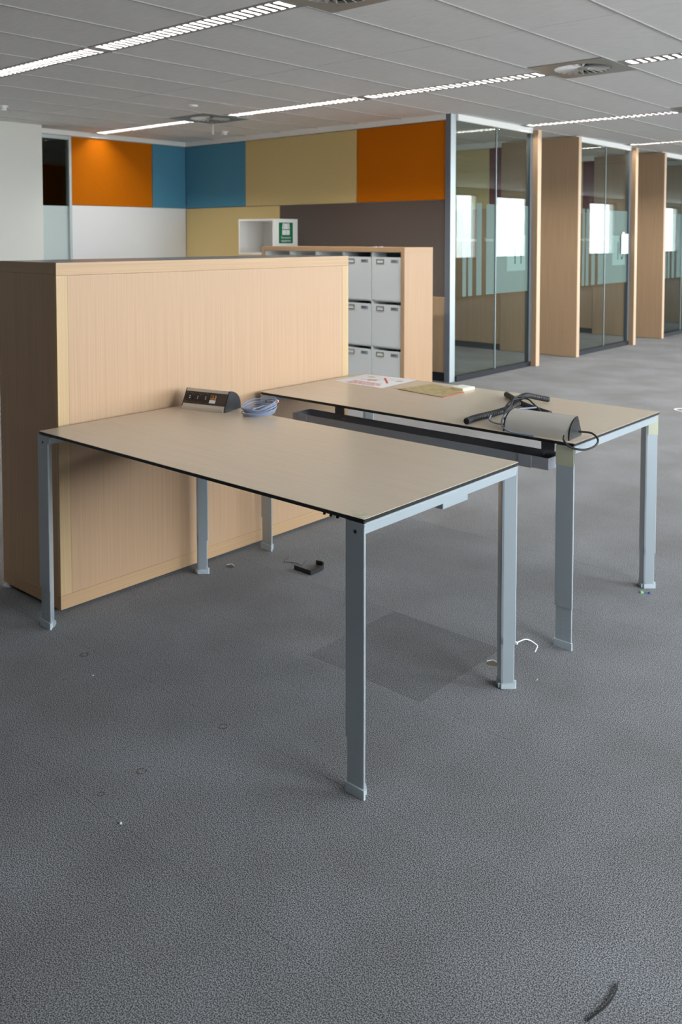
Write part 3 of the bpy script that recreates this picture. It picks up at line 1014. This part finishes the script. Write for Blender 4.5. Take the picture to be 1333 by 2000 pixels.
d1 = make_desk('beech topped desk with a blue grey cable coil and a socket box on it',
               -3.052, -1.456, 1.745, 2.531,
               (-3.066, -2.996, 1.747), (-1.522, -1.457, 1.747),
               (-3.052, -2.984, 2.512), (-1.525, -1.457, 2.525), (-1.56, 2.252, 2.392))
for k, xx in enumerate((-1.622, -1.598, -1.574)):
    MB().lathe((xx, 1.775, 0.722), [(0.0042, 0.0), (0.0042, 0.003), (0.0022, 0.007), (0.0022, 0.016)], 12).build('rubber_peg', 'rubber', d1)
mt_ = MB()
mt_.prism([(-1.492, 1.752), (-1.474, 1.755), (-1.466, 1.775), (-1.482, 1.790), (-1.49, 1.772), (-1.507, 1.77)], ZD, ZD + 0.0004)
mt_.prism([(-1.530, 1.774), (-1.522, 1.772), (-1.512, 1.784), (-1.524, 1.789)], ZD, ZD + 0.0004)
mt_.build('tape_residue', 'tape', d1)
d2 = make_desk('beech topped desk with black spiral hoses and paper sheets on it',
               -3.047, -1.440, 2.887, 3.655,
               (-3.048, -2.978, 2.889), (-1.512, -1.443, 2.889),
               (-3.046, -2.976, 3.648), (-1.514, -1.445, 3.650), (-1.60, 3.25, 3.39), 0.706)
# masking tape on two legs of the far desk
m = MB().box(-1.5125, -1.4425, 2.8878, 2.8888, 0.664, 0.7355)
T = Matrix.Translation((-1.4420, 2.894, 0)) @ Matrix.Rotation(math.radians(135), 4, 'Z')
m.box(-0.001, 0.03, -0.0022, -0.0012, 0.672, 0.735, T=T)
tag(m.build('masking_tape', 'tape', d2), 'yellowed masking tape around leg top')
m = MB()
T = Matrix.Translation((-1.4432, 3.644, 0)) @ Matrix.Rotation(math.radians(45), 4, 'Z')
m.box(-0.040, 0.002, -0.0012, 0.0002, 0.655, 0.7355, T=T)
m.build('masking_tape', 'tape', d2)
# cable tray hung below the far desk
ta, tb, tya, tyb, tz0, tz1 = -2.835, -1.542, 2.888, 3.005, 0.636, 0.679
m = MB()
t = 0.003
m.box(ta, tb, tya, tyb, tz0, tz0 + t)
m.box(ta, tb, tya, tya + t, tz0 + t, tz1).box(ta, tb, tyb - t, tyb, tz0 + t, tz1)
m.box(ta, ta + t, tya + t, tyb - t, tz0 + t, tz1).box(tb - t, tb, tya + t, tyb - t, tz0 + t, tz1)
tr = m.build('cable_tray', 'tray', d2)
tag(tr, 'long open grey metal cable tray below the desk edge')
for xx in (-1.665, -2.80):
    MB().bbox(xx, xx + 0.055, tya - 0.003, tya, tz0 - 0.002, tz1 + 0.001, r=0.0008).build('tray_clip', 'tray', tr)
for xx in (-2.68, -1.635):
    MB().box(xx, xx + 0.055, tyb, tyb + 0.004, tz0 + 0.01, ZD - 0.0125).build('tray_hanger', 'tray', tr)
for xx in (-2.62, -1.62):
    MB().cyl((xx, tyb - t - 0.012, tz0 + 0.028), 0.003, 0.012, 8, 'y').build('screw', 'silver', tr)

# ================================================================== POWER UNITS
def power_unit(label, P, ang, L, sockets, flip):
    """profile: steep face with sockets, curved back. P = base corner, ang = direction of the long axis"""
    root = thing('socket_box', (0, 0, 0), label, 'socket box')
    T = Matrix.Translation(P) @ Matrix.Rotation(ang, 4, 'Z')
    root.location = T @ Vector((L / 2, 0.055, 0))
    if flip:
        T = T @ Matrix.Translation((L, 0.113, 0)) @ Matrix.Rotation(math.pi, 4, 'Z')
    W, H, A = (0.113, 0.076, 0.036) if flip else (0.122, 0.083, 0.040)
    def prof(inset):
        pts = [(0.0 + inset, 0.008), (A + inset * 0.3, H - inset)]
        for k in range(1, 8):
            q = k / 7
            a = math.radians(90 - 74 * q)
            pts.append((A + (W - A - inset) * math.sin(math.radians(90 * q)) ** 1.15, 0.012 + (H - 0.012 - inset) * math.cos(math.radians(90 * q)) ** 0.85 if q < 1 else 0.012))
        pts.append((W - inset, 0.0))
        pts.append((0.004 + inset, 0.0))
        return pts
    ec = 0.005
    b = MB().prism(prof(0.0015), ec, L - ec, 'x', T=T).build('body', 'alu', root, True)
    MB().prism(prof(0), 0, ec, 'x', T=T).build('end_cap', 'black', root)
    cap = MB().prism(prof(0), L - ec, L, 'x', T=T).build('end_cap', 'black', root)
    for y_, z_ in ((0.016, 0.014), (0.045, 0.062), (0.085, 0.042), (0.09, 0.012)):
        for xx in (-0.0008, L - 0.0004):
            MB().cyl((xx, y_, z_), 0.0028, 0.0012, 8, 'x', T=T).build('screw', 'base_dk', cap)
    # front face frame: local (u along L, v up the slope)
    sl_ = Vector((0, A, H - 0.008)).normalized()
    nrm = Vector((0, -sl_.z, sl_.y))
    o0 = Vector((0, 0.0015, 0.008))
    F = T @ Matrix(((1, 0, 0, 0), (0, sl_.y, nrm.y, o0.y), (0, sl_.z, nrm.z, o0.z), (0, 0, 0, 1)))
    sll = math.hypot(A, H - 0.008)
    MB().box(ec, L - ec, 0.0, 0.016, -0.002, 0.0025, T=F).build('lower_strip', 'alu', root)
    MB().box(ec, L - ec, sll - 0.014, sll - 0.001, -0.002, 0.0025, T=F).build('upper_strip', 'alu', root)
    MB().box(ec, L - ec, 0.016, sll - 0.014, -0.002, 0.0012, T=F).build('face_plate', 'brown_pl', root)
    MB().box(ec, L - ec, -0.006, -0.0005, 0, 0.012, T=T).build('base_lip', 'alu', root)
    if sockets:
        vc = sll / 2 + 0.001
        wv = 0.041
        for k in range(3):
            uu = 0.026 + k * wv
            sk = MB().cyl((uu, vc, 0.0012), 0.0200, 0.0022, 28, r2=0.0195, T=F).build('socket', 'brown_pl', root, True)
            MB().cyl((uu, vc, 0.0030), 0.0188, 0.0012, 28, T=F).build('socket_well', 'black', sk)
            for q in (-0.007, 0.007):
                MB().cyl((uu + 0.006, vc + q * 0.6 + 0.002, 0.0042), 0.0021, 0.0012, 10, T=F).build('contact', 'white_pl', sk)
            MB().box(uu + wv / 2 - 0.0005, uu + wv / 2 + 0.0005, 0.018, sll - 0.016, 0.0012, 0.002, T=F).build('module_joint', 'black', root)
        u0 = 0.026 + 3 * wv
        for q in (-0.011, 0.003):
            pt = MB().box(u0 + q, u0 + q + 0.0115, vc - 0.001, vc + 0.015, 0.0012, 0.004, T=F).build('data_port', 'gold', root)
            MB().box(u0 + q + 0.0025, u0 + q + 0.009, vc + 0.004, vc + 0.013, 0.004, 0.0048, T=F).build('port_opening', 'black', pt)
        MB().box(u0 - 0.0145, u0 + 0.016, vc - 0.018, vc - 0.004, 0.0012, 0.002, T=F).build('port_label', 'white_pl', root)
        MB().box(u0 + 0.0195, u0 + 0.0205, 0.018, sll - 0.016, 0.0012, 0.002, T=F).build('module_joint', 'black', root)
        MB().box(u0 + 0.03, u0 + 0.042, 0.021, 0.025, 0.0012, 0.002, T=F).build('blank_notch', 'black', root)
    return root, T
power_unit('black and aluminium socket box with three sockets, standing against the oak cabinet', (-3.003, 2.382, ZD + 0.0005), math.atan2(0.053, 0.212), 0.222, True, False)
pu2, T2 = power_unit('aluminium socket box turned to show its plain curved back, among black hoses', (-1.735, 2.896, ZD + 0.0005), 0.07, 0.262, False, True)

# ================================================================== CABLES AND LOOSE THINGS
# coiled patch cable
cc = Vector((-2.634, 2.490, ZD))
rt, fw = Vector((0.75, 0.66, 0)).normalized(), Vector((-0.66, 0.75, 0)).normalized()
coil = thing('cable_coil', (cc.x, cc.y, cc.z), 'coiled blue grey network cable with clear plug beside the socket box', 'cable')
pts = []
N = 6
random.seed(3)
offs = [(random.uniform(-.006, .006), random.uniform(-.006, .006), random.uniform(0.9, 1.08), random.uniform(-.2, .2)) for _ in range(N + 1)]
for i in range(N * 22 + 8):
    k = i / 22
    a = 2 * math.pi * k + 2.4
    j = int(k)
    f = k - j
    o1, o2 = offs[min(j, N)], offs[min(j + 1, N)]
    o_ = [o1[q] * (1 - f) + o2[q] * f for q in range(4)]
    ra, rb2 = 0.066 * o_[2], 0.046 * o_[2]
    p = cc + rt * (ra * math.cos(a) + o_[0]) + fw * (rb2 * math.sin(a) + o_[1])
    z = 0.0032 + 0.0052 * k + max(0, math.cos(a + o_[3])) * 0.024 * (k / N + .3) + max(0, math.sin(a)) * 0.030 * (k / N)
    pts.append((p.x, p.y, ZD + z))
MB().tube(pts, 0.0029, 8).build('cable', 'cable_blue', coil, True)
pe = cc + rt * 0.068 - fw * 0.004
T = Matrix.Translation((pe.x, pe.y, ZD + 0.058)) @ Matrix.Rotation(0.75, 4, 'Z') @ Matrix.Rotation(-0.5, 4, 'Y')
pl = MB().bbox(-0.011, 0.011, -0.006, 0.006, -0.005, 0.005, r=0.0012, T=T).build('plug', 'plug_clear', coil)
MB().box(-0.002, 0.009, -0.0062, 0.0062, -0.003, 0.0054, T=T).build('plug_contacts', 'print_red', pl)
tail = smooth_path([pts[-1], (pe.x - 0.02, pe.y - 0.016, ZD + 0.050), (pe.x - 0.006, pe.y - 0.006, ZD + 0.055)], 6)
MB().tube(tail, 0.0029, 8).build('cable_tail', 'cable_blue', coil, True)

# black spiral hoses on the far desk
def hose(path, r, label):
    P = smooth_path(path, 10)
    # resample evenly
    D = [0]
    for a, b in zip(P, P[1:]):
        D.append(D[-1] + (b - a).length)
    step = 0.0022
    out, rr = [], []
    n = int(D[-1] / step)
    k = 0
    for i in range(n + 1):
        d = i * step
        while k < len(D) - 2 and D[k + 1] < d:
            k += 1
        t = (d - D[k]) / max(1e-9, D[k + 1] - D[k])
        out.append(P[k].lerp(P[k + 1], t))
        ph = (d / 0.013) % 1.0
        rr.append(r * (0.86 if ph < 0.14 else 1.0 - 0.05 * ph))
    root = tag(MB().tube(out, rr, 14, caps=True).build('spiral_hose', 'rubber', None, True), label, 'cable hose', 'black spiral hoses on the far desk')
    for e0, e1 in ((out[0], out[1]), (out[-1], out[-2])):
        d_ = (e0 - e1).normalized()
        MB().tube([e0 - d_ * 0.001, e0 + d_ * 0.0006], r * 0.78, 14).build('open_end', 'black', root)
    return root
hr = 0.0125
hose([(-1.905, 2.905, ZD + 0.013), (-1.915, 2.99, ZD + 0.013), (-1.905, 3.10, ZD + 0.014), (-1.895, 3.20, ZD + 0.02), (-1.90, 3.29, ZD + 0.03)], 0.0135, 'black spiral hose lying forward to the cable tray edge')
hose([(-2.10, 3.53, ZD + 0.013), (-2.03, 3.465, ZD + 0.013), (-1.95, 3.385, ZD + 0.014), (-1.84, 3.31, ZD + 0.0135), (-1.73, 3.25, ZD + 0.0135)], 0.0125, 'black spiral hose lying straight across beneath the other two')
hose([(-1.925, 3.345, ZD + 0.042), (-1.93, 3.41, ZD + 0.044), (-1.915, 3.47, ZD + 0.03), (-1.885, 3.53, ZD + 0.0145)], 0.0125, 'short black spiral hose bent over the straight one')
def cable(name, pts, r, mt, label, cat='cable', group=None):
    return tag(MB().tube(smooth_path(pts, 8), r, 8).build(name, mt, None, True), label, cat, group)
cable('power_cable', [(-1.474, 2.985, ZD + 0.022), (-1.43, 3.0, ZD + 0.02), (-1.398, 2.985, ZD + 0.003), (-1.392, 2.945, ZD - 0.012), (-1.412, 2.902, ZD - 0.020), (-1.448, 2.875, ZD - 0.012), (-1.474, 2.874, ZD + 0.008), (-1.480, 2.886, ZD + 0.024)],
      0.0038, 'rubber', 'black power cable looping over the desk corner beside the socket box')
cable('network_cable', [(-1.72, 3.12, ZD + 0.06), (-1.77, 3.05, ZD + 0.055), (-1.775, 2.965, ZD + 0.04), (-1.745, 2.905, ZD + 0.018), (-1.70, 2.884, ZD + 0.006), (-1.655, 2.884, ZD + 0.0045), (-1.60, 2.886, ZD + 0.0045)],
      0.0032, 'cable_blue', 'grey network cable curling down the front of the turned socket box')
cable('network_cable', [(-1.745, 3.0, ZD + 0.012), (-1.80, 2.975, ZD + 0.006), (-1.85, 2.985, ZD + 0.012), (-1.872, 3.03, ZD + 0.022)],
      0.0032, 'cable_blue', 'short grey network cable with a clear plug leaning on the forward hose')
cable('data_lead', [(-1.76, 3.03, ZD + 0.03), (-1.83, 3.08, ZD + 0.018), (-1.885, 3.16, ZD + 0.032), (-1.90, 3.25, ZD + 0.050), (-1.865, 3.30, ZD + 0.052), (-1.81, 3.26, ZD + 0.042), (-1.75, 3.20, ZD + 0.034), (-1.70, 3.15, ZD + 0.012)],
      0.0036, 'rubber', 'black lead tangled between the hoses and the turned socket box')
cable('data_lead', [(-1.765, 3.01, ZD + 0.02), (-1.815, 3.04, ZD + 0.012), (-1.85, 3.10, ZD + 0.024), (-1.875, 3.19, ZD + 0.042), (-1.90, 3.27, ZD + 0.060), (-1.87, 3.33, ZD + 0.056)],
      0.0036, 'rubber', 'black lead coming out of the hose crossing')

# flat sheets on the far desk
ps = thing('paper_sheet', (-2.85, 3.5, ZD), 'printed white sheet with red text and a crossed out drawing', 'paper sheet')
MB().prism([(-2.995, 3.352), (-2.682, 3.340), (-2.700, 3.652), (-3.016, 3.628)], ZD + 0.0003, ZD + 0.0008).build('sheet', 'paper', ps)
def quad(m, cx, cy, sx, sy, a, z=ZD + 0.0008, h=0.0002):
    T = Matrix.Translation((cx, cy, z)) @ Matrix.Rotation(a, 4, 'Z')
    m.box(-sx / 2, sx / 2, -sy / 2, sy / 2, 0, h, T=T)
m = MB()
for r in range(4):                      # red text block in lines of words
    xx = -2.925
    random.seed(r)
    while xx < -2.755:
        wl_ = random.uniform(0.012, 0.035)
        quad(m, xx + wl_ / 2, 3.372 + r * 0.02, wl_, 0.011, 0)
        xx += wl_ + 0.005
m.build('red_text', 'print_red', ps)
m = MB()
quad(m, -2.80, 3.53, 0.012, 0.17, 0.75); quad(m, -2.83, 3.54, 0.004, 0.22, -0.95)
m.build('red_cross', 'print_red', ps)
m = MB()
quad(m, -2.865, 3.50, 0.05, 0.035, 0.4); quad(m, -2.93, 3.575, 0.04, 0.022, 0); quad(m, -2.735, 3.555, 0.035, 0.03, 0.2)
for q in range(6):
    quad(m, -2.90 + q * 0.035, 3.60 - (q % 2) * 0.02, 0.03, 0.002, 0.5 * (q % 3) - .4)
m.build('drawing', 'sleeve', ps)
sv = thing('plastic_sleeve', (-2.44, 3.46, ZD), 'yellowed wrinkled plastic sleeve with red edge lying flat', 'plastic sleeve')
P, F = [], []
nx, ny = 14, 10
c00, c10, c11, c01 = Vector((-2.600, 3.365)), Vector((-2.318, 3.330)), Vector((-2.318, 3.50)), Vector((-2.56, 3.61))
random.seed(5)
for j in range(ny + 1):
    for i in range(nx + 1):
        u_, v_ = i / nx, j / ny
        p = c00 * (1 - u_) * (1 - v_) + c10 * u_ * (1 - v_) + c11 * u_ * v_ + c01 * (1 - u_) * v_
        P.append((p.x, p.y, ZD + 0.0012 + random.uniform(0, 0.0022)))
n1 = len(P)
P += [(a, b, ZD + 0.0002) for a, b, c in P]
for j in range(ny):
    for i in range(nx):
        a = j * (nx + 1) + i
        F += [(a, a + 1, a + nx + 2, a + nx + 1), (n1 + a, n1 + a + nx + 1, n1 + a + nx + 2, n1 + a + 1)]
MB().add(P, F).build('sheet', 'sleeve', sv)
MB().prism([(-2.318, 3.328), (-2.310, 3.328), (-2.310, 3.505), (-2.318, 3.505)], ZD + 0.0002, ZD + 0.002).build('red_edge', 'print_red', sv)
tag(box('note_pad', 'sticky', None, -2.412, -2.330, 3.535, 3.622, ZD + 0.0002, ZD + 0.0125, bev=0.0006), 'small pad of cream sticky notes on the far desk', 'note pad')
np_ = bpy.data.objects['note_pad']
np_.data.transform(Matrix.Translation((-2.371, 3.578, 0)) @ Matrix.Rotation(-0.12, 4, 'Z') @ Matrix.Translation((2.371, -3.578, 0)))
box('top_sheet', 'print_white', np_, -2.405, -2.338, 3.545, 3.612, ZD + 0.0125, ZD + 0.0128)

# sheet taped on the second glass front
gs = thing('taped_sheet', (XG + 0.02, 11.65, 1.25), 'white paper sheet taped on the glass beside number 13', 'paper sheet')
MB().box(XG + 0.012, XG + 0.0135, 11.52, 11.80, 1.255, 1.525).build('sheet', 'paper', gs)
MB().box(XG + 0.0135, XG + 0.014, 11.55, 11.62, 1.51, 1.55).build('tape', 'white_pl', gs)

# things on the carpet
rc = thing('rubber_clip', (-2.66, 2.84, 0), 'bent black rubber strip lying on the carpet under the desk', 'rubber strip')
P = smooth_path([(-2.735, 2.795, 0.012), (-2.65, 2.795, 0.012), (-2.632, 2.80, 0.013), (-2.635, 2.87, 0.014), (-2.665, 2.905, 0.014), (-2.70, 2.90, 0.014)], 5)
m = MB()
for a, b in zip(P, P[1:]):
    d_ = (b - a); L_ = d_.length
    if L_ < 1e-6: continue
    T = Matrix.Translation(a) @ Matrix.Rotation(math.atan2(d_.y, d_.x), 4, 'Z')
    m.box(-0.001, L_ + 0.001, -0.002, 0.002, -0.012, 0.008, T=T)
m.build('strip', 'rubber', rc)
cable('loose_wire', [(-2.83, 2.86, 0.02), (-2.835, 2.83, 0.003), (-2.80, 2.835, 0.006), (-2.765, 2.85, 0.004), (-2.74, 2.842, 0.004), (-2.745, 2.88, 0.014)], 0.0012, 'rubber', 'thin dark wire on the carpet beside the bent rubber strip', 'wire')
zt = thing('zip_tie', (-1.50, 2.70, 0.1), 'white zip tie sticking out from the desk leg', 'zip tie')
# tie goes round the back leg of the near desk and hangs out
lx1, ly1, zz = -1.458, 2.522, 0.150
hoop = [Vector((a, b, zz + 0.002)) for a, b in tri(-1.526, -1.456, 2.526, -1)]
m = MB()
for k in range(len(hoop)):
    a, b = hoop[k], hoop[(k + 1) % len(hoop)]
    if a.y > 2.51 and b.y > 2.51:                       # the strap lies on the far side of the leg
        m.tube([a, b], 0.0011, 6)
m.build('loop', 'white_pl', zt)
MB().bbox(lx1 - 0.001, lx1 + 0.007, ly1 - 0.002, ly1 + 0.007, zz - 0.002, zz + 0.006, r=0.001).build('tie_head', 'white_pl', zt)
MB().tube(smooth_path([(lx1 + 0.002, ly1 + 0.008, zz + 0.002), (-1.452, 2.575, 0.148), (-1.447, 2.605, 0.134), (-1.442, 2.634, 0.112), (-1.440, 2.636, 0.106), (-1.432, 2.606, 0.100)], 6), 0.0019, 6).build('tail', 'white_pl', zt, True)
st_ = thing('cable_strip', (-0.70, 1.58, 0), 'curved thin black strip on the foreground carpet', 'plastic strip')
P = smooth_path([(-0.715, 1.517, 0.003), (-0.707, 1.545, 0.005), (-0.702, 1.565, 0.006), (-0.700, 1.588, 0.006), (-0.702, 1.614, 0.005), (-0.708, 1.637, 0.004)], 6)
m = MB()
for a, b in zip(P, P[1:]):
    d_ = b - a
    T = Matrix.Translation(a) @ Matrix.Rotation(math.atan2(d_.y, d_.x), 4, 'Z') @ Matrix.Rotation(-math.atan2(d_.z, math.hypot(d_.x, d_.y)), 4, 'Y')
    m.box(-0.0005, d_.length + 0.0005, -0.0008, 0.0008, -0.0022, 0.0022, T=T)
m.build('strip', 'rubber', st_)
def blob(name, x, y, r, mt, label, cat, h=0.004, sx=1.0, seed=0, group=None):
    random.seed(seed)
    n = 14
    pts = [(x + sx * r * (1 + random.uniform(-.25, .25)) * math.cos(2 * math.pi * i / n), y + r * (1 + random.uniform(-.25, .25)) * math.sin(2 * math.pi * i / n)) for i in range(n)]
    m = MB()
    P = [(a, b, 0.0002) for a, b in pts] + [(x + (a - x) * .6, y + (b - y) * .6, h) for a, b in pts]
    F = [tuple(range(n))[::-1], tuple(range(n, 2 * n))] + [(i, (i + 1) % n, n + (i + 1) % n, n + i) for i in range(n)]
    return tag(m.add(P, F).build(name, mt), label, cat, group)
def ring_stain(x, y, r, label, seed):
    random.seed(seed)
    m = MB()
    n = 20
    for i in range(n):
        if random.random() < 0.22: continue
        a0, a1 = 2 * math.pi * i / n, 2 * math.pi * (i + 1) / n
        w_ = r * random.uniform(.1, .3)
        m.prism([(x + r * math.cos(a0), y + r * math.sin(a0)), (x + r * math.cos(a1), y + r * math.sin(a1)), (x + (r - w_) * math.cos(a1), y + (r - w_) * math.sin(a1)), (x + (r - w_) * math.cos(a0), y + (r - w_) * math.sin(a0))], 0.0001, 0.0007)
    return tag(m.build('ring_stain', 'stain'), label, 'stain', 'ring stains on the carpet')
ring_stain(-2.003, 1.439, 0.0145, 'dark brown ring stain on the open carpet', 1)
ring_stain(-2.005, 1.738, 0.0145, 'fainter brown ring stain nearer the desk legs', 2)
ring_stain(-1.999, 1.306, 0.010, 'smallest brown stain on the open carpet', 3)
ring_stain(-2.727, 1.721, 0.016, 'brown ring stain near the cabinet corner leg', 4)
blob('lint', -1.858, 1.27, 0.0035, 'lint', 'bit of white lint on the foreground carpet seam', 'lint', 0.004, seed=1)
blob('lint', -2.572, 1.655, 0.003, 'lint', 'bit of white lint in front of the cabinet corner leg', 'lint', 0.003, seed=2)
blob('lint', -1.43, 2.62, 0.003, 'lint', 'bit of white lint below the zip tie', 'lint', 0.003, seed=3)
blob('plastic_scrap', -1.468, 3.566, 0.009, 'green_pl', 'tiny green plastic scrap by the far desk leg', 'scrap', 0.006, 1.0, 4)
blob('plastic_scrap', -1.440, 3.575, 0.006, 'blue_pl', 'tiny blue plastic scrap by the far desk leg', 'scrap', 0.008, 1.0, 5)
def carpet_hole(x, y, label, seed):
    root = thing('carpet_hole', (x, y, 0), label, 'carpet damage')
    random.seed(seed)
    n = 12
    pts = [(x + 0.022 * random.uniform(.7, 1.2) * math.cos(2 * math.pi * i / n), y + 0.016 * random.uniform(.7, 1.2) * math.sin(2 * math.pi * i / n)) for i in range(n)]
    MB().prism(pts, 0.0001, 0.0006).build('worn_patch', 'stain', root)
    MB().tube(smooth_path([(x - 0.024, y, 0.003), (x - 0.008, y + 0.016, 0.006), (x + 0.016, y + 0.012, 0.003)], 5), 0.0015, 6).build('frayed_edge', 'lint', root, True)
carpet_hole(-2.976, 2.628, 'small torn hole in the carpet beside the oak cabinet', 1)
carpet_hole(-1.602, 2.618, 'small torn hole in the carpet behind the zip tie leg', 2)
cp = thing('floor_box_ring', (-2.83, 7.62, 0), 'round pale floor ring set in the carpet beyond the desks', 'floor ring')
n = 28
P, F = [], []
for rr, zz in ((0.075, 0.0), (0.075, 0.004), (0.058, 0.004), (0.058, 0.0)):
    for i in range(n):
        a = 2 * math.pi * i / n
        P.append((-2.80 + rr * math.cos(a), 7.62 + rr * math.sin(a), zz + 0.0002))
for k in range(4):
    for i in range(n):
        F.append((k * n + i, k * n + (i + 1) % n, ((k + 1) % 4) * n + (i + 1) % n, ((k + 1) % 4) * n + i))
MB().add(P, F).build('ring', 'white_pl', cp)
MB().cyl((-2.80, 7.62, 0.0002), 0.056, 0.001, 24).build('lid', 'carpet', cp)
